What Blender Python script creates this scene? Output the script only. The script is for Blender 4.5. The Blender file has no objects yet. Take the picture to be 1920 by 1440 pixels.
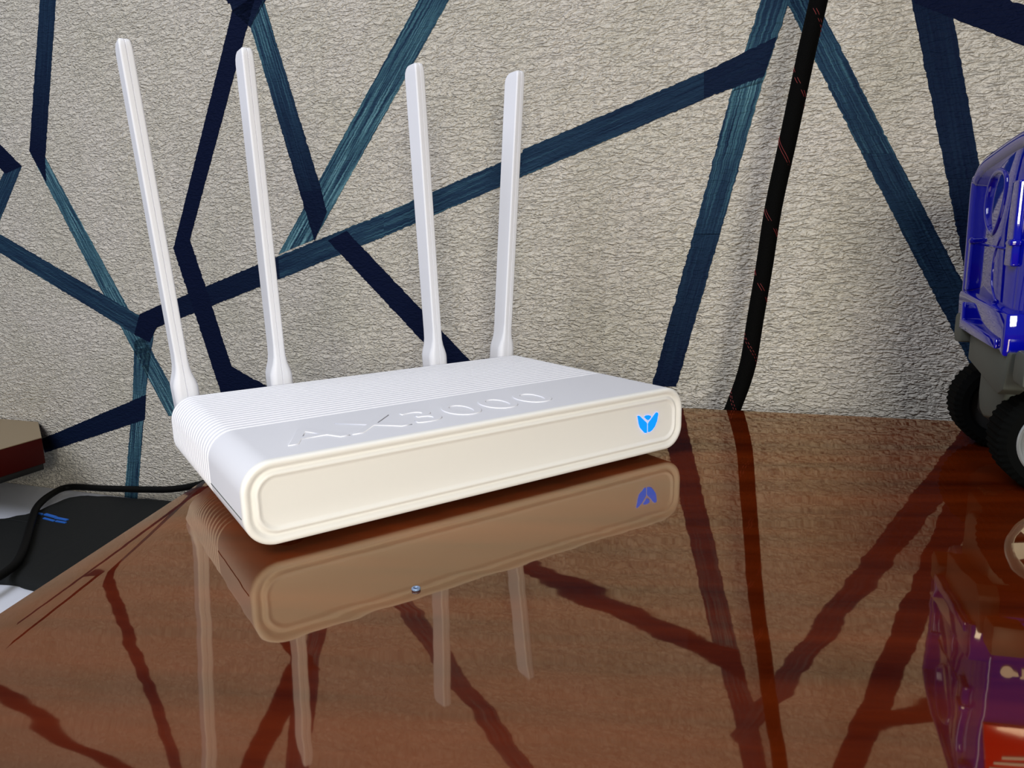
import bpy, bmesh, math, random
from mathutils import Vector, Matrix
random.seed(7)
scene = bpy.context.scene
COL = scene.collection
PI = math.pi

# ------------------------------------------------------------------ camera
cam_data = bpy.data.cameras.new('camera')
cam = bpy.data.objects.new('camera', cam_data)
COL.objects.link(cam)
right = Vector((0.829796, -0.557675, -0.020912))
down = Vector((-0.126841, -0.151979, -0.980211))
fwd = Vector((0.543461, 0.816027, -0.196847))
M = Matrix(((right.x, -down.x, -fwd.x, -0.059904),
            (right.y, -down.y, -fwd.y, -0.277949),
            (right.z, -down.z, -fwd.z, 0.121265),
            (0, 0, 0, 1)))
cam.matrix_world = M
cam_data.sensor_width = 36.0
cam_data.lens = 25.6013
cam_data.clip_start = 0.01
cam_data.clip_end = 50
scene.camera = cam

# ------------------------------------------------------------------ world, lights, exposure
world = bpy.data.worlds.new('room_ambient')
scene.world = world
world.use_nodes = True
wb = world.node_tree.nodes['Background']
wb.inputs['Color'].default_value = (0.84, 0.88, 1.0, 1)
wb.inputs['Strength'].default_value = 0.15


def area(name, loc, target, sx, sy, power, color):
    d = bpy.data.lights.new(name, 'AREA')
    d.shape = 'RECTANGLE'
    d.size = sx
    d.size_y = sy
    d.energy = power
    d.color = color
    o = bpy.data.objects.new(name, d)
    o.location = loc
    o.rotation_euler = (Vector(target) - Vector(loc)).to_track_quat('-Z', 'Y').to_euler()
    COL.objects.link(o)
    return o


area('window_light', (-0.88, 0.08, 1.14), (0.06, 0.38, 0.14), 0.8, 0.8, 15.5, (0.86, 0.90, 1.0))
area('lamp_light', (-0.30, -0.72, 0.24), (0.10, 0.05, 0.03), 0.24, 0.24, 6.4, (1.0, 0.95, 0.82))

scene.view_settings.view_transform = 'Standard'
scene.view_settings.look = 'None'
scene.view_settings.gamma = 1.0
scene.view_settings.exposure = 0.0
scene.view_settings.use_curve_mapping = False


# ------------------------------------------------------------------ helpers
def lin(r, g, b):
    f = lambda v: (v / 12.92) if v <= 0.04045 else ((v + 0.055) / 1.055) ** 2.4
    return (f(r / 255), f(g / 255), f(b / 255), 1)


def new_mat(name):
    m = bpy.data.materials.new(name)
    m.use_nodes = True
    nt = m.node_tree
    return m, nt, nt.nodes['Principled BSDF']


def simple(name, col, rough=0.5, metal=0.0, spec=0.5, bump=None, coat=0.0):
    m, nt, p = new_mat(name)
    p.inputs['Base Color'].default_value = col
    p.inputs['Roughness'].default_value = rough
    p.inputs['Metallic'].default_value = metal
    p.inputs['Specular IOR Level'].default_value = spec
    p.inputs['Coat Weight'].default_value = coat
    p.inputs['Coat Roughness'].default_value = 0.03
    tc = nt.nodes.new('ShaderNodeTexCoord')
    nz = nt.nodes.new('ShaderNodeTexNoise')
    sc, st, dist = bump if bump else (900.0, 0.04, 0.0002)
    nz.inputs['Scale'].default_value = sc
    nz.inputs['Detail'].default_value = 2
    nt.links.new(tc.outputs['Object'], nz.inputs['Vector'])
    b = nt.nodes.new('ShaderNodeBump')
    b.inputs['Strength'].default_value = st
    b.inputs['Distance'].default_value = dist
    nt.links.new(nz.outputs['Fac'], b.inputs['Height'])
    nt.links.new(b.outputs['Normal'], p.inputs['Normal'])
    return m


def link_mesh(name, verts, faces, mat, parent=None, smooth=False, uvs=None):
    me = bpy.data.meshes.new(name)
    me.from_pydata(verts, [], faces)
    me.update()
    return link_me(name, me, mat, parent, smooth)


def link_me(name, me, mat, parent=None, smooth=False):
    if mat:
        me.materials.append(mat)
    if smooth:
        for f in me.polygons:
            f.use_smooth = True
    o = bpy.data.objects.new(name, me)
    COL.objects.link(o)
    if parent:
        o.parent = parent
    return o


def smooth_angle(o, ang=35):
    """smooth shading with sharp edges marked above an angle"""
    me = o.data
    bm = bmesh.new()
    bm.from_mesh(me)
    for f in bm.faces:
        f.smooth = True
    for e in bm.edges:
        if len(e.link_faces) == 2 and e.calc_face_angle(0) > math.radians(ang):
            e.smooth = False
    bm.to_mesh(me)
    bm.free()
    return o


def from_bm(name, bm, mat, parent=None, ang=35):
    bmesh.ops.recalc_face_normals(bm, faces=bm.faces[:])
    me = bpy.data.meshes.new(name)
    bm.to_mesh(me)
    bm.free()
    o = link_me(name, me, mat, parent)
    return smooth_angle(o, ang)


def bm_prism(bm, outline, axis, lo, hi):
    """outline: list of 2D points, axis: mapping fn (a,b,h)->xyz"""
    n = len(outline)
    v0 = [bm.verts.new(axis(a, b, lo)) for a, b in outline]
    v1 = [bm.verts.new(axis(a, b, hi)) for a, b in outline]
    fs = [bm.faces.new(v0), bm.faces.new(v1[::-1])]
    for i in range(n):
        j = (i + 1) % n
        fs.append(bm.faces.new((v0[i], v0[j], v1[j], v1[i])))
    return fs


XY = lambda a, b, h: (a, b, h)
YZ = lambda a, b, h: (h, a, b)
XZ = lambda a, b, h: (a, h, b)


def prism(name, outline, axis, lo, hi, mat, parent=None, bevel=0.0, seg=2, ang=35):
    bm = bmesh.new()
    bm_prism(bm, outline, axis, lo, hi)
    bmesh.ops.recalc_face_normals(bm, faces=bm.faces[:])
    if bevel:
        bmesh.ops.bevel(bm, geom=bm.edges[:], offset=bevel, segments=seg, profile=0.5, affect='EDGES')
    return from_bm(name, bm, mat, parent, ang)


def box(name, lo, hi, mat, parent=None, bevel=0.0, seg=2):
    return prism(name, [(lo[0], lo[1]), (hi[0], lo[1]), (hi[0], hi[1]), (lo[0], hi[1])], XY, lo[2], hi[2],
                 mat, parent, bevel, seg)


def catmull(pts, sub=8, closed=False):
    pts = [Vector(p) for p in pts]
    out = []
    n = len(pts)
    rng = range(n if closed else n - 1)
    for i in rng:
        if closed:
            p0, p1, p2, p3 = pts[i - 1], pts[i], pts[(i + 1) % n], pts[(i + 2) % n]
        else:
            p0, p1, p2, p3 = pts[max(i - 1, 0)], pts[i], pts[i + 1], pts[min(i + 2, n - 1)]
        for k in range(sub):
            t = k / sub
            out.append(0.5 * ((2 * p1) + (p2 - p0) * t + (2 * p0 - 5 * p1 + 4 * p2 - p3) * t * t
                              + (3 * p1 - p0 - 3 * p2 + p3) * t ** 3))
    if not closed:
        out.append(pts[-1])
    return out


def tube_data(path, rad, n=14, closed=False):
    verts, faces = [], []
    m = len(path)
    ref = None
    for i, p in enumerate(path):
        if closed:
            t = path[(i + 1) % m] - path[i - 1]
        else:
            t = path[min(i + 1, m - 1)] - path[max(i - 1, 0)]
        t.normalize()
        if ref is None:
            ref = Vector((0, 0, 1)) if abs(t.z) < 0.9 else Vector((1, 0, 0))
        s = t.cross(ref).normalized()
        u = s.cross(t).normalized()
        ref = u
        r = rad(i / (m - 1)) if callable(rad) else rad
        for k in range(n):
            a = 2 * PI * k / n
            verts.append(tuple(p + s * (r * math.cos(a)) + u * (r * math.sin(a))))
    for i in range(m if closed else m - 1):
        j = (i + 1) % m
        for k in range(n):
            l = (k + 1) % n
            faces.append((i * n + k, i * n + l, j * n + l, j * n + k))
    if not closed:
        faces.append(tuple(range(n))[::-1])
        faces.append(tuple((m - 1) * n + k for k in range(n)))
    return verts, faces


def tube(name, path, rad, mat, parent=None, n=14, closed=False):
    v, f = tube_data(path, rad, n, closed)
    return link_mesh(name, v, f, mat, parent, smooth=True)


def thing(name, label, cat, loc=(0, 0, 0), rotz=0.0, group=None):
    o = bpy.data.objects.new(name, None)
    o.empty_display_size = 0.02
    o.location = loc
    o.rotation_euler = (0, 0, rotz)
    COL.objects.link(o)
    o['label'] = label
    o['category'] = cat
    if group:
        o['group'] = group
    return o


def tag(o, label, cat):
    o['label'] = label
    o['category'] = cat
    return o


# ------------------------------------------------------------------ materials
def relief(nt):
    """embossed wallpaper relief: crepe-like ridges lying along the wall; returns a Bump node"""
    tc = nt.nodes.new('ShaderNodeTexCoord')

    def noise(scl, det, rough, dist):
        mp = nt.nodes.new('ShaderNodeMapping')
        mp.inputs['Scale'].default_value = scl
        nz = nt.nodes.new('ShaderNodeTexNoise')
        nz.inputs['Scale'].default_value = 1.0
        nz.inputs['Detail'].default_value = det
        nz.inputs['Roughness'].default_value = rough
        nz.inputs['Distortion'].default_value = dist
        nt.links.new(tc.outputs['Object'], mp.inputs['Vector'])
        nt.links.new(mp.outputs['Vector'], nz.inputs['Vector'])
        return nz.outputs['Fac']

    def math_(op, a, b=None):
        n = nt.nodes.new('ShaderNodeMath')
        n.operation = op
        for i, x in enumerate((a, b)):
            if x is None:
                continue
            if isinstance(x, (int, float)):
                n.inputs[i].default_value = x
            else:
                nt.links.new(x, n.inputs[i])
        return n.outputs[0]

    def ridge(fac):
        d = math_('ABSOLUTE', math_('SUBTRACT', fac, 0.5))
        return math_('MINIMUM', math_('MULTIPLY', d, 7.0), 1.0)
    a = ridge(noise((90, 40, 280), 2.0, 0.55, 0.5))
    b = ridge(noise((150, 40, 220), 2.0, 0.5, 0.5))
    c = noise((250, 60, 540), 2.0, 0.6, 0.3)
    h = math_('ADD', math_('ADD', math_('MULTIPLY', a, 0.65), math_('MULTIPLY', b, 0.4)), math_('MULTIPLY', c, 0.5))
    bp = nt.nodes.new('ShaderNodeBump')
    bp.inputs['Strength'].default_value = 1.0
    bp.inputs['Distance'].default_value = 0.0024
    nt.links.new(h, bp.inputs['Height'])
    return bp, tc, h


def wallpaper():
    m, nt, p = new_mat('embossed_wallpaper')
    bp, tc, h = relief(nt)
    nz = nt.nodes.new('ShaderNodeTexNoise')
    nz.inputs['Scale'].default_value = 14
    nz.inputs['Detail'].default_value = 4
    nt.links.new(tc.outputs['Object'], nz.inputs['Vector'])
    r = nt.nodes.new('ShaderNodeValToRGB')
    r.color_ramp.elements[0].position = 0.35
    r.color_ramp.elements[0].color = lin(200, 194, 180)
    r.color_ramp.elements[1].position = 0.65
    r.color_ramp.elements[1].color = lin(208, 201, 190)
    nt.links.new(nz.outputs['Fac'], r.inputs['Fac'])
    nt.links.new(r.outputs['Color'], p.inputs['Base Color'])
    nt.links.new(bp.outputs['Normal'], p.inputs['Normal'])
    p.inputs['Roughness'].default_value = 0.6
    p.inputs['Specular IOR Level'].default_value = 0.35
    return m


def stripe_mat():
    m, nt, p = new_mat('brushed_blue_print')
    bp, tc, h = relief(nt)
    at = nt.nodes.new('ShaderNodeAttribute')
    at.attribute_name = 'tone'
    uv = nt.nodes.new('ShaderNodeAttribute')
    uv.attribute_name = 'along'
    mp = nt.nodes.new('ShaderNodeMapping')
    mp.inputs['Scale'].default_value = (16, 14, 1)
    nt.links.new(uv.outputs['Vector'], mp.inputs['Vector'])
    nz = nt.nodes.new('ShaderNodeTexNoise')
    nz.inputs['Scale'].default_value = 1.0
    nz.inputs['Detail'].default_value = 5
    nz.inputs['Roughness'].default_value = 0.65
    nt.links.new(mp.outputs['Vector'], nz.inputs['Vector'])
    mr = nt.nodes.new('ShaderNodeMapRange')
    mr.inputs['From Min'].default_value = 0.3
    mr.inputs['From Max'].default_value = 0.7
    mr.inputs['To Min'].default_value = 0.1
    mr.inputs['To Max'].default_value = 1.25
    nt.links.new(nz.outputs['Fac'], mr.inputs['Value'])
    mu = nt.nodes.new('ShaderNodeMath')
    mu.operation = 'MULTIPLY'
    nt.links.new(at.outputs['Fac'], mu.inputs[0])
    nt.links.new(mr.outputs['Result'], mu.inputs[1])
    r = nt.nodes.new('ShaderNodeValToRGB')
    e = r.color_ramp.elements
    e[0].position = 0.0
    e[0].color = lin(11, 19, 44)
    e[1].position = 1.0
    e[1].color = lin(112, 152, 162)
    k = e.new(0.4)
    k.color = lin(32, 54, 76)
    k = e.new(0.7)
    k.color = lin(62, 98, 112)
    nt.links.new(mu.outputs[0], r.inputs['Fac'])
    nt.links.new(r.outputs['Color'], p.inputs['Base Color'])
    nt.links.new(bp.outputs['Normal'], p.inputs['Normal'])
    bp.inputs['Distance'].default_value = 0.0005
    p.inputs['Roughness'].default_value = 0.65
    p.inputs['Specular IOR Level'].default_value = 0.04
    return m


def lacquer():
    """dark red-brown wood under a thick, slightly wavy polyester gloss"""
    m, nt, p = new_mat('lacquered_mahogany')
    tc = nt.nodes.new('ShaderNodeTexCoord')
    rot = nt.nodes.new('ShaderNodeMapping')
    rot.inputs['Rotation'].default_value = (0, 0, math.radians(40))
    nt.links.new(tc.outputs['Object'], rot.inputs['Vector'])
    mp = nt.nodes.new('ShaderNodeMapping')
    mp.inputs['Scale'].default_value = (4, 45, 4)
    nt.links.new(rot.outputs['Vector'], mp.inputs['Vector'])
    g = nt.nodes.new('ShaderNodeTexNoise')
    g.inputs['Scale'].default_value = 1.0
    g.inputs['Detail'].default_value = 6
    g.inputs['Roughness'].default_value = 0.6
    nt.links.new(mp.outputs['Vector'], g.inputs['Vector'])
    r = nt.nodes.new('ShaderNodeValToRGB')
    r.color_ramp.elements[0].position = 0.3
    r.color_ramp.elements[0].color = lin(56, 13, 2)
    r.color_ramp.elements[1].position = 0.75
    r.color_ramp.elements[1].color = lin(104, 36, 5)
    nt.links.new(g.outputs['Fac'], r.inputs['Fac'])
    # waviness of the gloss
    mp2 = nt.nodes.new('ShaderNodeMapping')
    mp2.inputs['Scale'].default_value = (16, 44, 16)
    nt.links.new(rot.outputs['Vector'], mp2.inputs['Vector'])
    w = nt.nodes.new('ShaderNodeTexNoise')
    w.inputs['Scale'].default_value = 1.0
    w.inputs['Detail'].default_value = 1.5
    w.inputs['Roughness'].default_value = 0.5
    nt.links.new(mp2.outputs['Vector'], w.inputs['Vector'])
    b = nt.nodes.new('ShaderNodeBump')
    b.inputs['Strength'].default_value = 1.0
    b.inputs['Distance'].default_value = 0.00013
    nt.links.new(w.outputs['Fac'], b.inputs['Height'])
    nt.nodes.remove(p)
    df = nt.nodes.new('ShaderNodeBsdfDiffuse')
    nt.links.new(r.outputs['Color'], df.inputs['Color'])
    gl = nt.nodes.new('ShaderNodeBsdfGlossy')
    gl.inputs['Roughness'].default_value = 0.03
    gl.inputs['Color'].default_value = (1.0, 0.82, 0.56, 1)
    nt.links.new(b.outputs['Normal'], gl.inputs['Normal'])
    fr = nt.nodes.new('ShaderNodeFresnel')
    fr.inputs['IOR'].default_value = 2.3
    nt.links.new(b.outputs['Normal'], fr.inputs['Normal'])
    # the varnish tints its reflections warm, less so towards grazing angles
    cr = nt.nodes.new('ShaderNodeValToRGB')
    cr.color_ramp.elements[0].position = 0.30
    cr.color_ramp.elements[0].color = (1.0, 0.81, 0.55, 1)
    cr.color_ramp.elements[1].position = 0.75
    cr.color_ramp.elements[1].color = (1.0, 0.96, 0.90, 1)
    nt.links.new(fr.outputs['Fac'], cr.inputs['Fac'])
    nt.links.new(cr.outputs['Color'], gl.inputs['Color'])
    mx = nt.nodes.new('ShaderNodeMixShader')
    nt.links.new(fr.outputs['Fac'], mx.inputs['Fac'])
    nt.links.new(df.outputs['BSDF'], mx.inputs[1])
    nt.links.new(gl.outputs['BSDF'], mx.inputs[2])
    nt.links.new(mx.outputs['Shader'], nt.nodes['Material Output'].inputs['Surface'])
    return m


def emit(name, col, st):
    m, nt, p = new_mat(name)
    p.inputs['Base Color'].default_value = (0, 0, 0, 1)
    p.inputs['Emission Color'].default_value = col
    p.inputs['Emission Strength'].default_value = st
    return m


WALLPAPER = wallpaper()
STRIPE = stripe_mat()
LACQUER = lacquer()
WHITE = simple('white_plastic', (0.77, 0.78, 0.84, 1), 0.45, spec=0.3)
WHITE_FACE = simple('matte_white_plastic', (0.80, 0.80, 0.79, 1), 0.5, spec=0.35)
RUBBER_FOOT = simple('grey_rubber', (0.05, 0.05, 0.05, 1), 0.8)
LED = emit('blue_led', lin(0, 105, 255), 2.4)
BRAID = simple('black_braid', (0.002, 0.002, 0.002, 1), 0.8, spec=0.04, bump=(1400, 0.8, 0.0006))
RED_THREAD = simple('red_thread', lin(115, 26, 26), 0.5, spec=0.5)
BLUE = simple('glossy_blue_plastic', (0.0005, 0.002, 0.28, 1), 0.05, spec=0.6, coat=0.5)
GREY = simple('grey_plastic', lin(72, 76, 71), 0.5, spec=0.3)
TYRE = simple('black_rubber_tyre', (0.0022, 0.0025, 0.0025, 1), 0.8, spec=0.03)
SILVER = simple('silver_plastic', lin(150, 155, 158), 0.32, metal=0.5)
RED = simple('glossy_red_plastic', lin(205, 10, 8), 0.1, spec=0.5, coat=0.5)
DECAL = simple('pale_decal', lin(225, 215, 210), 0.5)
DARK = simple('black_plastic', (0.012, 0.012, 0.012, 1), 0.6, spec=0.3)
CABINET = simple('white_laminate', lin(215, 218, 228), 0.5)
CLOTH = simple('black_nylon', (0.008, 0.009, 0.009, 1), 0.75, spec=0.2, bump=(700, 0.3, 0.0006))
CABLE = simple('black_rubber_cable', (0.003, 0.003, 0.003, 1), 0.6, spec=0.1)
BLUE_PRINT = simple('blue_print', lin(30, 95, 185), 0.6)
ZINC = simple('blued_zinc', lin(120, 140, 172), 0.4, metal=0.3)
FLOOR = simple('brown_floor', lin(90, 62, 42), 0.5)
SHELF_WOOD = simple('dark_red_wood', lin(62, 10, 6), 0.45, spec=0.12, bump=(300, 0.05, 0.0003))
SHELF_SHEEN = simple('tan_wall_sheen', lin(140, 122, 95), 0.4, spec=0.4, bump=(200, 0.08, 0.0003))  # wall's reflection on the glossy shelf top, painted as flat tan
WOOD_LEG = simple('dark_wood', lin(62, 28, 16), 0.4)

# ------------------------------------------------------------------ setting: wall, floor
WA = -0.926
W0 = Vector((0.39024, 0.12490, 0.0))
WU = Vector((math.cos(WA), math.sin(WA), 0))
WN = Vector((-math.sin(WA), math.cos(WA), 0))     # points away from the room


def wall_pt(u, z, gap=0.0):
    return W0 + WU * u - WN * gap + Vector((0, 0, z))


wall = box('wall_back', (-2.2, 0.0, -0.75), (1.6, 0.06, 1.75), WALLPAPER)
wall.location = W0
wall.rotation_euler = (0, 0, WA)
wall['kind'] = 'structure'
wall['label'] = 'embossed beige wallpaper wall crossed by blue painted stripes'

floor_o = box('floor', (-2.6, -2.6, -0.78), (2.6, 2.6, -0.75), FLOOR)
floor_o['kind'] = 'structure'

# blue bands of the wallpaper: (layer, tone at start, tone at end, edge A start/end, edge B start/end), metres on the wall
STRIPES = [
    (0, .6, .35, -.598, .567, -.6597, .368, -.579, .565, -.6382, .3655),
    (0, .35, .0, -.6597, .368, -.7045, .2236, -.6382, .3655, -.6827, .2158),
    (1, .0, .05, -.7045, .2236, -.6864, .1895, -.6827, .2158, -.6863, .1894),
    (0, .9, .9, -0.7034, 0.2213, -0.6304, 0.0779, -0.6827, 0.2158, -0.6063, 0.078),
    (0, .9, .9, -0.6304, 0.0779, -0.5563, -0.0605, -0.6063, 0.078, -0.53, -0.0589),
    (1, .55, .5, -.95, .2236, -.5795, .0481, -.95, .203, -.5886, .0273),
    (1, .0, .0, -.9, .373, -.7188, .2083, -.9, .347, -.7453, .2017),
    (0, .5, .55, -.7188, .2083, -.7692, .1462, -.7464, .204, -.7996, .1469),
    (0, .2, .2, -1.0, .429, -.6, .547, -1.0, .457, -.607, .572),
    (3, .0, .0, -.5792, .0498, -.5503, .0597, -.59, .0278, -.57, .0197),
    (3, .0, .0, -.5503, .0597, -.5282, .0666, -.57, .0197, -.5598, .0342),
    (2, .0, .1, -.5792, .0498, -.3974, .1087, -.5888, .0261, -.3978, .0867),
    (1, .45, .6, -.3987, .1082, -.2799, .1454, -.399, .0862, -.2812, .1246),
    (1, .6, .5, -.2799, .1454, -.1457, .1911, -.2812, .1246, -.1475, .171),
    (2, .5, .35, -.1466, .1929, -.0014, .241, -.148, .1711, -.0008, .2215),
    (3, .1, .1, -.0014, .241, .0493, .2606, -.0008, .2215, .042, .2342),
    (2, .0, .0, -.4253, .332, -.5245, .1172, -.3982, .3419, -.5022, .1259),
    (3, .0, .0, -.5243, .1182, -.4819, -.033, -.5021, .1269, -.4598, -.0235),
    (4, .0, .0, -.4673, -.002, -.4, -.0321, -.4788, -.03, -.4148, -.0519),
    (2, .8, .1, -.4069, .3159, -.3658, .1617, -.3907, .3366, -.3424, .1627),
    (3, .05, .05, -.3677, .1676, -.3552, .1221, -.3443, .1686, -.3396, .1482),
    (2, .0, .1, -.4283, .3419, -.4255, .3307, -.3872, .3371, -.407, .315),
    (1, .0, .2, -.4300, .338, -.5700, .590, -.3990, .338, -.5420, .590),
    (0, .5, .6, -.4200, .336, -.4700, .590, -.3890, .336, -.4400, .590),
    (1, .7, .7, -.0250, .592, -.2362, .3186, .0030, .590, -.2085, .3153),
    (1, .7, .95, -.2362, .3186, -.3973, .1102, -.2085, .3153, -.3551, .1236),
    (3, .0, .0, -.3406, .1223, -.225, .0077, -.3198, .1307, -.1984, .0111),
    (1, .3, .55, .0730, .450, .0375, .2866, .0940, .450, .0568, .2844),
    (1, .55, .8, .0375, .2866, .0193, .2252, .0568, .2844, .0411, .2298),
    (1, .9, .4, .0193, .226, -.0059, .1207, .0414, .2317, .0144, .1202),
    (1, .4, .05, -.0059, .1215, -.0365, -.0034, .0144, .1211, -.0163, -.0024),
    (2, .6, .65, .0380, .3180, .0543, .2847, .0500, .3260, .0746, .2823),
    (2, .65, .5, .0543, .2847, .111, .1756, .0746, .2823, .1329, .1744),
    (2, .5, .3, .111, .176, .2007, .0098, .1328, .1748, .2228, .0108),
    (2, .1, .1, .1155, .3500, .1356, .2752, .1385, .3500, .1592, .2724),
    (2, .1, .15, .1356, .2752, .1669, .1556, .1592, .2724, .1884, .1546),
    (2, .15, .05, .1669, .156, .1945, .0487, .1884, .155, .2174, .0492),
    (3, .0, .0, .1335, .2988, .3000, .2150, .1375, .2728, .3000, .1910),
    (1, .05, .05, -.7511, -.1004, -.584, -.0383, -.7502, -.1174, -.5899, -.0668),
    (0, .6, .85, -.5912, .0202, -.6029, -.0392, -.5622, .0324, -.5847, -.0383),
    (0, .9, .7, -.6029, -.0392, -.6396, -.1797, -.5847, -.0383, -.6194, -.1775),
]


def make_stripe(s, seed):
    rnd = random.Random(seed)
    layer, t0, t1 = s[:3]
    a0, a1, b0, b1 = [Vector((s[i], s[i + 1])) for i in (3, 5, 7, 9)]
    L = ((a1 - a0).length + (b1 - b0).length) / 2
    n = max(3, int(L / 0.0022))
    y = -0.0002 - 0.00008 * layer
    verts, faces, tone, along = [], [], [], []
    for i in range(n + 1):
        t = i / n
        e = 0.0 if i in (0, n) else 1.0
        pa = a0.lerp(a1, t)
        pb = b0.lerp(b1, t)
        d = (pb - pa).normalized()
        pa = pa + d * rnd.gauss(0, 0.00028) * e
        pb = pb + d * rnd.gauss(0, 0.00028) * e
        tn = t0 + (t1 - t0) * t
        for q, w in ((pa, 0), (pb, 1)):
            verts.append((q.x, y, q.y))
            verts.append((q.x, 0.0004, q.y))
            for _ in range(2):
                tone.append(tn)
                along.append((w, L * t + seed * 3.7, 0))
    for i in range(n):
        o = 4 * i
        faces += [(o, o + 2, o + 6, o + 4), (o + 1, o, o + 4, o + 5), (o + 2, o + 3, o + 7, o + 6)]
    me = bpy.data.meshes.new('painted_stripe')
    me.from_pydata(verts, [], faces)
    at = me.attributes.new('tone', 'FLOAT', 'POINT')
    at.data.foreach_set('value', tone)
    al = me.attributes.new('along', 'FLOAT_VECTOR', 'POINT')
    al.data.foreach_set('vector', [c for v in along for c in v])
    bm = bmesh.new()
    bm.from_mesh(me)
    bmesh.ops.recalc_face_normals(bm, faces=bm.faces[:])
    if bm.faces[0].normal.y > 0:
        bmesh.ops.reverse_faces(bm, faces=bm.faces[:])
    bm.to_mesh(me)
    bm.free()
    return link_me('painted_stripe', me, STRIPE, wall)


for i, s in enumerate(STRIPES):
    make_stripe(s, i)

# ------------------------------------------------------------------ table
K = Vector((0.1483, 0.2911, 0))
E1 = Vector((0.6230, -0.7822, 0))
E2 = Vector((0.6280, 0.7782, 0))
table = thing('table', 'glossy red-brown lacquered wooden table standing under the white router', 'table', (0.25, -0.15, -0.75), 0)
off = -Vector(table.location)


def loc_(p):
    p = Vector(p) + off
    return (p.x, p.y)


corners = [K, K + E1 * 1.15, K + E1 * 1.15 - E2 * 0.75, K - E2 * 0.75]
# lacquered slab whose left edge rolls gently over
ROLL, DROP, SH = 0.030, 0.0052, 0.0085
ds = [0.0 + ROLL * i / 14 for i in range(15)] + [ROLL + 0.002, ROLL + 0.02, 0.12, 0.5, 1.1585]
bm = bmesh.new()
rows = []
for t in [0.0, 0.004, 0.2, 0.4, 0.746, 0.75]:
    row = []
    for d in ds:
        x, y = loc_(K - E1 * SH + E1 * d - E2 * t)
        z = 0.75 - (DROP * ((ROLL - d) / ROLL) ** 2 if d < ROLL else 0.0)
        row.append(bm.verts.new((x, y, z)))
    rows.append(row)
for i in range(len(rows) - 1):
    for k in range(len(ds) - 1):
        bm.faces.new((rows[i][k], rows[i + 1][k], rows[i + 1][k + 1], rows[i][k + 1]))
rim = [r[0] for r in rows] + rows[-1][1:] + [r[-1] for r in rows[-2::-1]] + rows[0][-2:0:-1]
cx = sum(v.co.x for v in rim) / len(rim)
cy = sum(v.co.y for v in rim) / len(rim)
low = [bm.verts.new((v.co.x, v.co.y, min(v.co.z - 0.004, 0.722))) for v in rim]
for k in range(len(rim)):
    l = (k + 1) % len(rim)
    bm.faces.new((rim[k], rim[l], low[l], low[k]))
bm.faces.new(low)
top = from_bm('tabletop', bm, LACQUER, table, 40)
inset = [K + E1 * 0.16 - E2 * 0.10, K + E1 * 1.06 - E2 * 0.09, K + E1 * 1.06 - E2 * 0.66, K + E1 * 0.16 - E2 * 0.66]
for p in inset:
    x, y = loc_(p)
    bm = bmesh.new()
    for (z0, r0, z1, r1) in ((0.0, 0.016, 0.66, 0.026), (0.66, 0.030, 0.722, 0.030)):
        v0 = [bm.verts.new((x + r0 * sx, y + r0 * sy, z0)) for sx, sy in ((-1, -1), (1, -1), (1, 1), (-1, 1))]
        v1 = [bm.verts.new((x + r1 * sx, y + r1 * sy, z1)) for sx, sy in ((-1, -1), (1, -1), (1, 1), (-1, 1))]
        bm.faces.new(v0[::-1])
        bm.faces.new(v1)
        for k in range(4):
            bm.faces.new((v0[k], v0[(k + 1) % 4], v1[(k + 1) % 4], v1[k]))
    from_bm('leg', bm, WOOD_LEG, table)
for k in range(4):
    p, q = inset[k], inset[(k + 1) % 4]
    d = (q - p).normalized()
    nrm = Vector((-d.y, d.x, 0)) * 0.010
    p, q = p + d * 0.03, q - d * 0.03
    prism('apron', [loc_(v) for v in (p + nrm, p - nrm, q - nrm, q + nrm)], XY, 0.66, 0.722, WOOD_LEG, table, 0.001, 1)

# ------------------------------------------------------------------ router
RW, RD, RZ0, RZ1 = 0.24, 0.154, 0.0036, 0.0385
router = thing('wifi_router', 'white ribbed router with four tall antennas on glossy table', 'router')


def rrect(x0, x1, z0, z1, r, n=12):
    pts = []
    for cx, cz, a0 in ((x1 - r, z0 + r, -90), (x1 - r, z1 - r, 0), (x0 + r, z1 - r, 90), (x0 + r, z0 + r, 180)):
        for k in range(n + 1):
            a = math.radians(a0 + 90 * k / n)
            pts.append((cx + r * math.cos(a), cz + r * math.sin(a)))
    return pts


def ring(inset, y):
    r = 0.0125 - inset * 0.8
    pts = rrect(inset, RW - inset, RZ0 + inset, RZ1 - inset, max(r, 0.002))
    return [(x, y, z) for x, z in pts]


stations = [(0.0, 0.0030), (0.0, 0.012), (0.0, 0.03), (0.0, 0.0575)]
NR = 20
y0, pitch = 0.0580, (RD - 0.0600) / NR
for k in range(NR):
    b = y0 + k * pitch
    stations += [(0.00050, b), (0.00050, b + pitch * 0.64), (0.00012, b + pitch * 0.70), (0.0, b + pitch * 0.76),
                 (0.0, b + pitch * 0.90), (0.00010, b + pitch * 0.96)]
stations += [(0.0008, RD - 0.0016), (0.0016, RD - 0.0006), (0.0035, RD)]
rings = [ring(i, y) for i, y in stations]
nr = len(rings[0])
SPLIT = 0.0165


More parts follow.
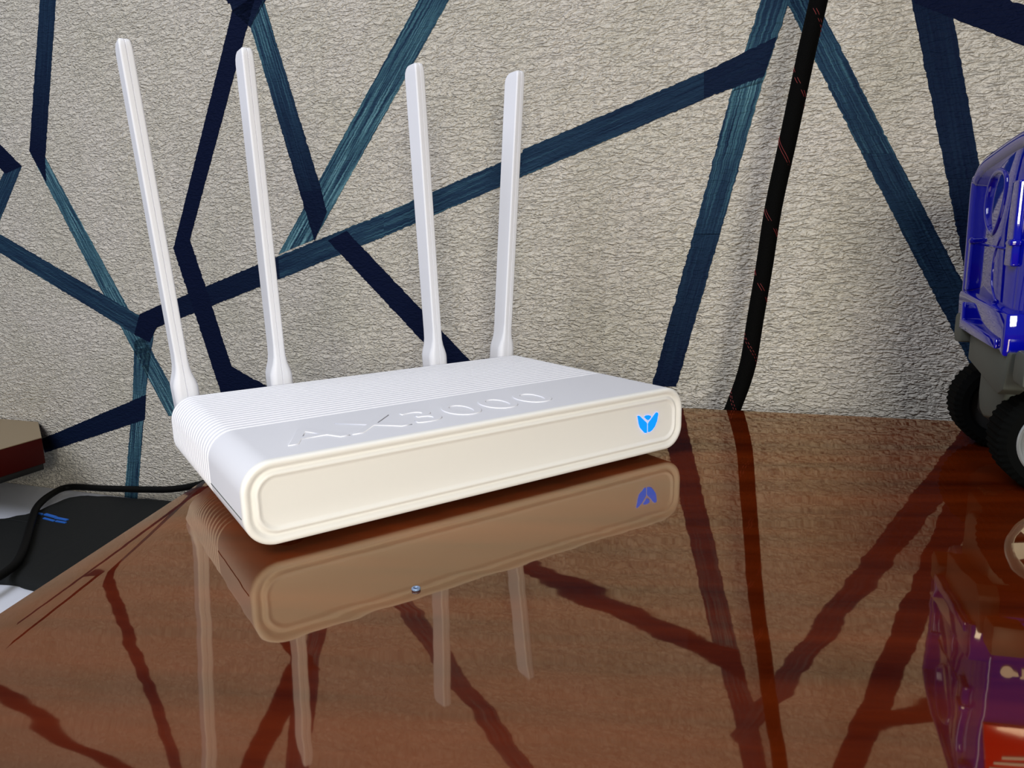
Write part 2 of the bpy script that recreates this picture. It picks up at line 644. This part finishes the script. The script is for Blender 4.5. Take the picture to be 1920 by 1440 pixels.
def shell(name, keep, mat):
    verts = [v for r in rings for v in r]
    faces = []
    for i in range(len(rings) - 1):
        for k in range(nr):
            l = (k + 1) % nr
            zc = (rings[0][k][2] + rings[0][l][2]) / 2
            if keep(zc):
                faces.append((i * nr + k, (i + 1) * nr + k, (i + 1) * nr + l, i * nr + l))
    bm = bmesh.new()
    vs = [bm.verts.new(v) for v in verts]
    for f in faces:
        bm.faces.new([vs[i] for i in f])
    # rear wall
    last = (len(rings) - 1) * nr
    if name == 'upper_shell':
        bm.faces.new([vs[last + k] for k in range(nr)])
    for v in [v for v in bm.verts if not v.link_faces]:
        bm.verts.remove(v)
    bmesh.ops.recalc_face_normals(bm, faces=bm.faces[:])
    c = Vector((0.12, 0.03, 0.021))
    bm.faces.ensure_lookup_table()
    f = max(bm.faces, key=lambda q: abs(q.normal.z))
    if (f.calc_center_median() - c).dot(f.normal) < 0:
        bmesh.ops.reverse_faces(bm, faces=bm.faces[:])
    me = bpy.data.meshes.new(name)
    bm.to_mesh(me)
    bm.free()
    o = link_me(name, me, mat, router)
    return smooth_angle(o, 24)


# vertical sides have no vertices between the corner arcs, so the seam falls on the arc end nearest to it
ZS = RZ0 + 0.0125
shell('upper_shell', lambda z: z > ZS, WHITE)
low = shell('lower_shell', lambda z: z <= ZS, WHITE)
# thin shadow seam where the two shells meet
for sx in (-0.00005, RW + 0.00005):
    tube('shell_seam', [Vector((sx, 0.0035, ZS)), Vector((sx, 0.0570, ZS))], 0.00022, GREY, router, 6)

# front cap: rim, groove, ridge and flat panel in one moulded piece
prof = [(0.0, 0.0030), (0.0, 0.0012), (0.0005, 0.0003), (0.0014, 0.0), (0.0026, 0.0002), (0.0034, 0.0012), (0.0040, 0.0014),
        (0.0046, 0.0012), (0.0053, 0.0003), (0.0059, 0.0001), (0.0065, 0.0004), (0.0072, 0.0010), (0.0080, 0.0011)]
fr = [ring(i, y) for i, y in prof]
bm = bmesh.new()
vr = [[bm.verts.new(p) for p in r] for r in fr]
for i in range(len(vr) - 1):
    for k in range(nr):
        l = (k + 1) % nr
        bm.faces.new((vr[i][k], vr[i][l], vr[i + 1][l], vr[i + 1][k]))
bm.faces.new(vr[-1])
from_bm('front_panel', bm, WHITE_FACE, router, 60)

# glowing emblem: two petals and a round head
EMB = [
    [(0.20635, 0.02601), (0.20722, 0.02608), (0.20799, 0.02559), (0.21265, 0.02150), (0.21320, 0.02092), (0.21330, 0.01588),
     (0.21259, 0.01557), (0.21162, 0.01588), (0.2083, 0.01914), (0.2073, 0.02161)],
    [(0.21420, 0.02050), (0.21480, 0.0212), (0.21938, 0.02536), (0.22035, 0.02594), (0.22126, 0.02566), (0.22156, 0.02488),
     (0.22067, 0.02092), (0.21916, 0.01823), (0.21724, 0.01649), (0.2153, 0.01579), (0.21425, 0.01585)],
    [(0.21125, 0.02473), (0.21239, 0.02537), (0.21432, 0.02527), (0.2158, 0.02475), (0.21615, 0.02405), (0.21500, 0.02290),
     (0.2138, 0.0226), (0.21255, 0.02345)],
]
for i, poly in enumerate(EMB):
    o = prism('glowing_emblem', poly, XZ, 0.0006, 0.0013, LED, router)
    o['label'] = 'blue glowing emblem piece'

# raised lettering on the top
cu = bpy.data.curves.new('lettering', 'FONT')
cu.body = 'AX3000'
cu.size = 0.0355
cu.space_character = 1.08
cu.extrude = 0.00035
cu.bevel_depth = 0.00018
cu.bevel_resolution = 1
cu.resolution_u = 6
tmp = bpy.data.objects.new('lettering_tmp', cu)
COL.objects.link(tmp)
bpy.context.view_layer.update()
me = bpy.data.meshes.new_from_object(tmp.evaluated_get(bpy.context.evaluated_depsgraph_get()))
bpy.data.objects.remove(tmp)
xs = [v.co.x for v in me.vertices]
ys = [v.co.y for v in me.vertices]
sx = 0.1415 / (max(xs) - min(xs))
sy = 0.0245 / (max(ys) - min(ys))
for v in me.vertices:
    v.co.x = (v.co.x - min(xs)) * sx + 0.0238
    v.co.y = (v.co.y - min(ys)) * sy + 0.0158
    v.co.z = v.co.z + RZ1 - 0.00010
me.materials.clear()
o = link_me('raised_lettering', me, WHITE, router)
o['label'] = 'embossed AX3000 lettering on the top'

for fx, fy in ((0.022, 0.02), (0.218, 0.02), (0.022, 0.134), (0.218, 0.134)):
    tube('rubber_foot', [Vector((fx, fy, 0.0)), Vector((fx, fy, 0.0040))], 0.006, RUBBER_FOOT, router, 20)


def rsec(w, d, r, yo, n=4):
    """rounded rectangle, w in x, d in y, with a seam groove down both narrow (y) faces"""
    pts = []
    hw, hd = w / 2, d / 2
    g = min(0.00035, w * 0.1)
    e = min(0.0004, hd * 0.1)
    arcs = ((hw - r, -hd + r, -90), (hw - r, hd - r, 0), (-hw + r, hd - r, 90), (-hw + r, -hd + r, 180))
    for j, (cx, cy, a0) in enumerate(arcs):
        t0, t1 = math.radians(a0), math.radians(a0 + 90)
        arc = [(cx + r * math.cos(t0 + (t1 - t0) * k / n), cy + r * math.sin(t0 + (t1 - t0) * k / n)) for k in range(n + 1)]
        # support points keep the flat faces flat under smooth shading
        dx0, dy0 = math.sin(t0), -math.cos(t0)
        dx1, dy1 = -math.sin(t1), math.cos(t1)
        f = min(e, r * 0.3)
        arc = [(arc[0][0] + dx0 * f, arc[0][1] + dy0 * f)] + arc + [(arc[-1][0] + dx1 * f, arc[-1][1] + dy1 * f)]
        pts += [(x, y + yo) for x, y in arc]
        if j == 1:
            pts += [(g, hd + yo), (0, hd - g * 1.6 + yo), (-g, hd + yo)]
        if j == 3:
            pts += [(-g, -hd + yo), (0, -hd + g * 1.6 + yo), (g, -hd + yo)]
    return pts


def antenna(base, tip):
    base, tip = Vector(base), Vector(tip)
    ax = tip - base
    H = ax.length
    secs = [  # along, w, d, r, y offset
        (0.0, .0120, .0150, .0030, 0), (0.0008, .0128, .0158, .0032, 0), (0.0145, .0132, .0162, .0034, 0),
        (0.0170, .0130, .0162, .0034, 0), (0.0200, .0112, .0158, .0028, 0), (0.0235, .0088, .0152, .0022, 0),
        (0.0275, .0073, .0149, .0017, 0), (0.0340, .0066, .0148, .0011, 0), (0.0360, .0066, .0148, .0010, 0), (H * 0.6, .0066, .0158, .0010, 0),
        (H - 0.0085, .0066, .0164, .0010, 0), (H - 0.0065, .0066, .0164, .0010, 0), (H - 0.0040, .0065, .0158, .0010, -0.0002),
        (H - 0.0018, .0063, .0142, .0013, -0.0008), (H - 0.0005, .0058, .0116, .0012, -0.0015),
        (H, .0048, .0092, .0010, -0.0020)]
    bm = bmesh.new()
    rows = []
    for t, w, d, r, yo in secs:
        c = base + ax * (t / H)
        rows.append([bm.verts.new((c.x + x, c.y + y, c.z)) for x, y in rsec(w, d, r, yo)])
    m = len(rows[0])
    for i in range(len(rows) - 1):
        for k in range(m):
            l = (k + 1) % m
            bm.faces.new((rows[i][k], rows[i][l], rows[i + 1][l], rows[i + 1][k]))
    bm.faces.new(rows[0][::-1])
    bm.faces.new(rows[-1])
    return from_bm('antenna', bm, WHITE, router, 32)


YB = 0.1635
antenna((0.0112, YB, 0.027), (0.0008, 0.1740, 0.2262))
antenna((0.0642, YB, 0.027), (0.0625, 0.1740, 0.2290))
antenna((0.1708, YB, 0.027), (0.1700, 0.1740, 0.2322))
antenna((0.2245, YB, 0.027), (0.2492, 0.1740, 0.2356))
for x in (0.0112, 0.0642, 0.1708, 0.2245):
    box('antenna_socket', (x - 0.007, RD - 0.003, 0.013), (x + 0.007, YB + 0.006, 0.0272), WHITE, router, 0.0015, 2)

# ------------------------------------------------------------------ toy truck
toy = thing('toy_truck', 'glossy blue toy truck with black tyres and grey bumper near the wall', 'toy',
            (0.32819, -0.14628, 0.0), math.radians(-52))
L0 = -0.024
face = [(-.014, .060), (.070, .060), (.0890, .088), (.0940, .149), (.0705, .1605), (.0160, .1650), (-.006, .1658), (-.014, .1500)]
inner = [(-.006, .064), (.060, .064), (.0765, .090), (.0810, .1440), (.0630, .1525), (.0150, .1570), (-.001, .1576), (-.006, .1470)]
bm = bmesh.new()
n = len(inner)
V = [[bm.verts.new((x, a, b)) for a, b in pl] for pl, x in ((inner, L0), (face, L0 + .005), (face, .150))]
bm.faces.new(V[0])
bm.faces.new(V[2])
for i in range(2):
    for k in range(n):
        l = (k + 1) % n
        bm.faces.new((V[i][k], V[i][l], V[i + 1][l], V[i + 1][k]))
bmesh.ops.recalc_face_normals(bm, faces=bm.faces[:])
bmesh.ops.bevel(bm, geom=bm.edges[:], offset=0.0014, segments=3, affect='EDGES')
from_bm('body', bm, BLUE, toy, 40)
# lower lip with a raised frame
lip = [(-.017, .0650), (-.011, .0672), (.0520, .0690), (.0535, .0715), (.0620, .0735), (.0640, .0870), (.0620, .0885), (-.017, .0840)]
prism('lip', lip, YZ, L0 - .005, L0 + .004, BLUE, toy, 0.0010, 2)
prism('lip_frame', [(-.010, .0675), (.0515, .0695), (.0520, .0835), (.0480, .0835), (.0470, .0745), (-.010, .0720)], YZ,
      L0 - .0065, L0 - .0045, BLUE, toy, 0.0006, 2)
# hook-shaped handle, seams and ribs
hp = [(.0500, .133), (.0475, .142), (.040, .1475), (.029, .1475), (.0215, .143), (.0220, .133), (.027, .124), (.034, .1185), (.041, .1205), (.0475, .126)]
tube('handle', catmull([(L0 + .0005, a, b) for a, b in hp], 8, True), lambda t: 0.0015, BLUE, toy, 12, True)
tube('seam', catmull([(L0, a, b) for a, b in ((.021, .1165), (.0275, .107), (.0265, .094), (.018, .0865))], 6), 0.0007, BLUE, toy, 8)
tube('seam', [Vector((L0, .055, .113)), Vector((L0, .012, .1115))], 0.0006, BLUE, toy, 8)
for a, z0, z1, hw in ((-.0010, .104, .1415, .0050), (.0680, .088, .1165, .0026)):
    prism('rib', [(a - hw, z0), (a + hw, z0), (a + hw, z1), (a - hw, z1)], YZ, L0 - (.0025 if a < .05 else .0014), L0 + .001, BLUE, toy, .0009, 4)
    box('clip', (L0 - (.0040 if a < .05 else .0022), a - hw - .001, .1130), (L0 + .001, a + hw * .2, .1160), BLUE, toy, .0010, 2)
tube('rim', catmull([(L0 + .0026, a, b) for a, b in ((.0715, .0870), (.0730, .110), (.0750, .1420), (.0710, .1470), (.0600, .1525), (.0400, .1555),
                                                      (.0150, .1585), (-.001, .1592), (-.0085, .1560), (-.0095, .1450))], 6), .0045, BLUE, toy, 16)
# side: red upper panel with winged ring, pale marks below
red = [(-.0185, .1165), (.145, .1165), (.145, .160), (-.0060, .160), (-.0150, .146)]
prism('side_panel', red, XZ, -.0165, -.0120, RED, toy, .0008, 2)
tube('emblem_ring', [Vector((.010 + .0085 * math.cos(a), -.0167, .137 + .0085 * math.sin(a))) for a in
                     [2 * PI * k / 32 for k in range(32)]], .0007, DECAL, toy, 8, True)
tube('emblem_ring', [Vector((.010 + .0055 * math.cos(a), -.0167, .137 + .0055 * math.sin(a))) for a in
                     [2 * PI * k / 32 for k in range(32)]], .0007, DECAL, toy, 8, True)
for k, (dz, l0) in enumerate(((.0045, .0005), (.0005, .002), (-.0035, .005))):
    for s in (-1, 1):
        x0, x1 = .010 + s * .0092, .010 + s * (.0245 - l0)
        prism('emblem_wing', [(x0, .135 + dz), (x1, .1368 + dz), (x1, .1352 + dz), (x0, .1332 + dz)], XZ, -.0171, -.0164, DECAL, toy)
# pale marks: a lobed blob with a tab, and an upright stroke with two feet
blob = [(-.0115 + .0028 * math.cos(a), .0885 + .0030 * math.sin(a)) for a in [math.radians(d) for d in range(30, 331, 20)]]
blob += [(-.0072, .0875), (-.0066, .0895), (-.0078, .0900)]
prism('side_mark', blob, XZ, -.0147, -.0138, DECAL, toy)
prism('side_mark', [(-.0060, .0910), (-.0030, .0910), (-.0030, .0882), (-.0005, .0882), (-.0005, .0858), (-.0055, .0858), (-.0055, .0892),
                    (-.0060, .0895)], XZ, -.0147, -.0138, DECAL, toy)
# chassis
box('chassis', (-.016, .014, .022), (.150, .062, .062), DARK, toy, .003, 2)
prism('bumper_skirt', [(-.016, .0500), (-.009, .0465), (.0430, .0545), (.0430, .0690), (-.020, .0670)], YZ, L0 - .003, L0 + .006, GREY, toy, .0008, 2)
prism('mudguard', [(.045, .056), (.046, .036), (.042, .028), (.034, .0255), (.010, .0300), (.004, .044), (.004, .052)], YZ, L0 + .004, L0 + .020, GREY, toy, .002, 3)
prism('bumper_end', [(.0475, .0625), (.0605, .0610), (.0630, .0645), (.0630, .0745), (.0610, .0770), (.0485, .0770)], YZ, L0 - .006, L0 + .012, GREY, toy, .0015, 2)
prism('bumper_end', [(-.0360, .0545), (-.0235, .0550), (-.0220, .0580), (-.0225, .0670), (-.0245, .0695), (-.0360, .0690)], YZ, L0 - .002, L0 + .012, GREY, toy, .0015, 2)


def wheel(x, y, out):
    """out = -1: hub faces -Y"""
    R, hw = 0.0250, 0.0112
    profile = [(-hw + .001, .0165), (-hw, .0180), (-hw, .0215), (-hw + .0018, .0240), (-hw + .0030, R), (hw - .0030, R), (hw - .0018, .0240),
               (hw, .0215), (hw, .0180), (hw - .001, .0165)]
    N = 184
    bm = bmesh.new()
    rows = []
    for k in range(N):
        a = 2 * PI * k / N
        nt_ = 0.0007 if (k // 2) % 2 else 0.0
        rows.append([bm.verts.new((r_ * math.cos(a), h, r_ * math.sin(a))) for h, r0 in profile
                     for r_ in [r0 - (nt_ if r0 > .0238 else 0)]])
    m = len(profile)
    for k in range(N):
        l = (k + 1) % N
        for j in range(m):
            i = (j + 1) % m
            bm.faces.new((rows[k][j], rows[k][i], rows[l][i], rows[l][j]))
    w = from_bm('wheel', bm, TYRE, toy, 30)
    w.location = (x, y, R)
    # rim ring
    prof2 = [(hw - .0035, .0178), (hw + .0002, .0178), (hw + .0008, .0172), (hw + .0004, .0163), (hw - .0012, .0155), (hw - .0022, .0142),
             (hw - .0022, .0132), (hw - .0060, .0132), (hw - .0060, .0178)]
    bm = bmesh.new()
    rows = []
    N2 = 64
    for k in range(N2):
        a = 2 * PI * k / N2
        rows.append([bm.verts.new((r * math.cos(a), h * out, r * math.sin(a))) for h, r in prof2])
    for k in range(N2):
        l = (k + 1) % N2
        for j in range(len(prof2)):
            i = (j + 1) % len(prof2)
            bm.faces.new((rows[k][j], rows[k][i], rows[l][i], rows[l][j]))
    from_bm('wheel_rim', bm, SILVER, w, 40)
    # spokes and cap
    bm = bmesh.new()
    for k in range(5):
        a = 2 * PI * k / 5 + 0.3
        pts = []
        for rr, wv in ((.004, .0034), (.0140, .0050), (.0140, -.0050), (.004, -.0034)):
            pts.append((rr * math.cos(a) - wv * math.sin(a), rr * math.sin(a) + wv * math.cos(a)))
        lo, hi = sorted(((hw - .0045) * out, (hw - .0022) * out))
        bm_prism(bm, pts, XZ, lo, hi)
    from_bm('spokes', bm, SILVER, w)
    lo, hi = sorted(((hw - .006) * out, (hw - .001) * out))
    prism('hub_cap', [(.0052 * math.cos(2 * PI * k / 24), .0052 * math.sin(2 * PI * k / 24)) for k in range(24)], XZ, lo, hi, SILVER, w, .0006, 2)
    lo, hi = sorted(((hw - .016) * out, (hw - .006) * out))
    prism('hub_back', [(.0170 * math.cos(2 * PI * k / 32), .0170 * math.sin(2 * PI * k / 32)) for k in range(32)], XZ, lo, hi, DARK, w)
    return w


wheel(0.0, 0.0, -1)
wheel(0.0, 0.0780, 1)
wheel(0.118, 0.0, -1)
wheel(0.118, 0.0780, 1)
for x in (0.0, 0.118):
    tube('axle', [Vector((x, -.006, .025)), Vector((x, .084, .025))], .0032, GREY, toy, 14)
    prism('axle_bracket', [(x - .010, .020), (x + .010, .020), (x + .012, .040), (x - .012, .040)], XZ, .052, .0655, GREY, toy, .001, 1)

# ------------------------------------------------------------------ black braided cable on the wall
cable = thing('braided_cable', 'black braided cable with red flecks hanging down the striped wall', 'cable', (0.3522, 0.0556, -0.75))
cp = [(0.3905, 0.0020, 0.420), (0.3835, 0.0135, 0.330), (0.37677, 0.02293, 0.26286), (0.3735, 0.02729, 0.23223), (0.36856, 0.03385, 0.18092),
      (0.36427, 0.03955, 0.1371), (0.36187, 0.04275, 0.0984), (0.35928, 0.04619, 0.06195), (0.35761, 0.04841, 0.03569),
      (0.35545, 0.05128, 0.01839), (0.3521, 0.0557, -0.0001), (0.3475, 0.0620, -0.026), (0.3455, 0.0650, -0.060), (0.3450, 0.0660, -0.12), (0.345, 0.066, -0.30), (0.343, 0.068, -0.744)]
path = [p - Vector(cable.location) for p in catmull(cp, 10)]
tube('sleeve', path, 0.0056, BRAID, cable, 18)
# two red threads wound round the sleeve; they show only where they come to the surface of the braid
for ph in (0.0, 0.35):
    s = 0.0
    tv, tf = [], []
    run = []
    for i in range(1, len(path)):
        p, q = path[i - 1], path[i]
        seg = (q - p).length
        t = (q - p).normalized()
        ax1 = t.cross(Vector((1, 0, 0))).normalized()
        ax2 = t.cross(ax1)
        st = max(2, int(seg / 0.0016))
        for k in range(st):
            pos = p.lerp(q, k / st)
            ang = -(s + seg * k / st) / 0.0430 * 2 * PI + ph
            r = 0.00545 + 0.00022 * math.sin((s + seg * k / st) * 2600)
            run.append(pos + (ax1 * math.cos(ang) + ax2 * math.sin(ang)) * r)
        s += seg
        if (p + Vector(cable.location)).z < -0.02:
            break
    o = tube('red_thread', run, 0.00018, RED_THREAD, cable, 5)
    o['label'] = 'red thread woven round the sleeve'

# ------------------------------------------------------------------ lower left: cabinet, pouch, cable, wall shelf
cab = thing('low_cabinet', 'low white cabinet against the wall beside the lacquered table', 'cabinet', (W0.x, W0.y, -0.75), WA)
# local: x along wall, y negative = towards the room
box('cabinet_top', (-1.30, -0.42, 0.572), (-0.285, -0.001, 0.59), CABINET, cab, .002, 2)
box('carcass', (-1.285, -0.40, 0.05), (-0.30, -0.004, 0.572), CABINET, cab, .001, 1)
box('plinth', (-1.27, -0.37, 0.0), (-0.315, -0.02, 0.05), DARK, cab, .001, 1)
for i in range(2):
    d = box('cabinet_door', (-1.28 + i * .4925, -0.418, 0.06), (-0.795 + i * .4925, -0.401, 0.566), CABINET, cab, .001, 1)
    hx = -0.82 if i == 0 else -0.765
    tube('door_knob', [Vector((hx, -0.436, .31)), Vector((hx, -0.418, .31))], .008, SILVER, d, 16)


def wxy(u, gap):
    p = wall_pt(u, 0, gap)
    return (p.x, p.y)


pouch = thing('black_pouch', 'flat black fabric pouch with small blue print on white cabinet', 'pouch', (wall_pt(-.56, -.16, .10)))
ol = [(-.716, .132), (-.697, .108), (-.6916, .1028), (-.676, .0795), (-.680, .040), (-.664, .022), (-.610, .014), (-.560, .010), (-.45, .012),
      (-.40, .06), (-.392, .174), (-.42, .205), (-.5167, .2035), (-.540, .2010), (-.565, .205), (-.62, .215), (-.69, .190)]
pl = Vector(pouch.location)
bm = bmesh.new()
cxy = Vector(wxy(-.55, .11)) - Vector((pl.x, pl.y))
levels = [(0.0, 1.0), (0.0015, 1.012), (0.004, 1.008), (0.0065, 0.975), (0.0082, 0.90), (0.0090, 0.72), (0.0094, 0.45)]
rows = []
op = [Vector(wxy(u, g)) - Vector((pl.x, pl.y)) for u, g in ol]
op = [Vector((v.x, v.y)) for v in catmull([(p.x, p.y, 0) for p in op], 4, True)]
rnd = random.Random(3)
wob = [rnd.uniform(-.0006, .0006) for _ in op]
for z, s in levels:
    rows.append([bm.verts.new((cxy.x + (p.x - cxy.x) * s, cxy.y + (p.y - cxy.y) * s, z + (wob[i] if 0.003 < z < .0092 else 0)))
                 for i, p in enumerate(op)])
m = len(op)
for i in range(len(rows) - 1):
    for k in range(m):
        l = (k + 1) % m
        bm.faces.new((rows[i][k], rows[i][l], rows[i + 1][l], rows[i + 1][k]))
ctr = bm.verts.new((cxy.x, cxy.y, .0095))
for k in range(m):
    bm.faces.new((rows[-1][k], rows[-1][(k + 1) % m], ctr))
bm.faces.new(rows[0][::-1])
from_bm('pouch_body', bm, CLOTH, pouch, 70)
# small illegible blue print: a few strokes
for (u0, g0, u1, g1, w) in ((-.664, .0866, -.650, .0880, .0020), (-.647, .0872, -.628, .0905, .0032), (-.627, .0915, -.609, .0930, .0030),
                            (-.638, .0960, -.620, .0988, .0022), (-.618, .0985, -.604, .0990, .0020)):
    a, b = Vector(wxy(u0, g0)), Vector(wxy(u1, g1))
    d = (b - a).normalized()
    q = Vector((-d.y, d.x)) * w / 2
    pts = [v - Vector((pl.x, pl.y)) for v in (a + q, a - q, b - q, b + q)]
    prism('blue_print', [(v.x, v.y) for v in pts], XY, .0080, .0104, BLUE_PRINT, pouch)

cpts = [wall_pt(-.36, -.110, .020), wall_pt(-.43, -.112, .018), wall_pt(-.48, -.118, .014), Vector((0.0729, 0.5268, -0.1300)),
        Vector((0.0527, 0.5537, -0.1383)), Vector((0.0345, 0.5779, -0.1423)),
        Vector((-0.0077, 0.6340, -0.1478)), Vector((-0.0420, 0.6737, -0.1500)), Vector((-0.0595, 0.6560, -0.1490)), Vector((-0.0744, 0.6107, -0.1470)),
        Vector((-0.0810, 0.5521, -0.1462)), Vector((-0.0860, 0.4972, -0.1460)), Vector((-0.0926, 0.4561, -0.1465)), Vector((-0.1032, 0.4337, -0.1465)),
        Vector((-0.1193, 0.4125, -0.1470)), Vector((-0.1400, 0.3950, -0.1490))]
lc = tag(tube('power_cable', catmull(cpts, 8), 0.0036, CABLE, None, 14),
         'thick black cable looping over the black pouch on the white cabinet', 'cable')

shelf = thing('wall_shelf', 'thick red-brown wooden wall shelf at the left edge of the photo', 'shelf', (W0.x, W0.y, 0), WA)
prism('shelf_board', [(-1.25, -.002), (-.7504, -.002), (-.6804, -.0533), (-.6803, -.105), (-.69, -.118), (-1.25, -.118)], XY, -.1080, -.0800, SHELF_WOOD, shelf, .0008, 2, ang=60)
prism('shelf_top_sheen', [(-1.25, -.002), (-.7504, -.002), (-.6804, -.0533), (-.6803, -.105), (-.69, -.118), (-1.25, -.118)], XY, -.0800, -.0790, SHELF_SHEEN, shelf, .0003, 1)  # thin added sheet that carries the painted wall reflection
prism('shelf_base', [(-1.25, -.002), (-.7530, -.002), (-.6840, -.0533), (-.6840, -.102), (-.70, -.112), (-1.25, -.112)], XY, -.1155, -.1078, DARK, shelf, .0006, 1)

# ------------------------------------------------------------------ tiny metal ring on the table
bm = bmesh.new()
prof = [(.00075, 0), (.0014, 0), (.0016, .0002), (.0016, .0007), (.0014, .0009), (.0010, .0009), (.00075, .0006)]
rows = []
for k in range(28):
    a = 2 * PI * k / 28
    rows.append([bm.verts.new((r * math.cos(a), r * math.sin(a), z)) for r, z in prof])
for k in range(28):
    l = (k + 1) % 28
    for j in range(len(prof)):
        i = (j + 1) % len(prof)
        bm.faces.new((rows[k][j], rows[k][i], rows[l][i], rows[l][j]))
ringo = from_bm('metal_ring', bm, ZINC, None, 50)
ringo.location = (0.0426, -0.0601, 0.00005)
tag(ringo, 'tiny pale blue metal ring lying on the table before the router', 'ring')
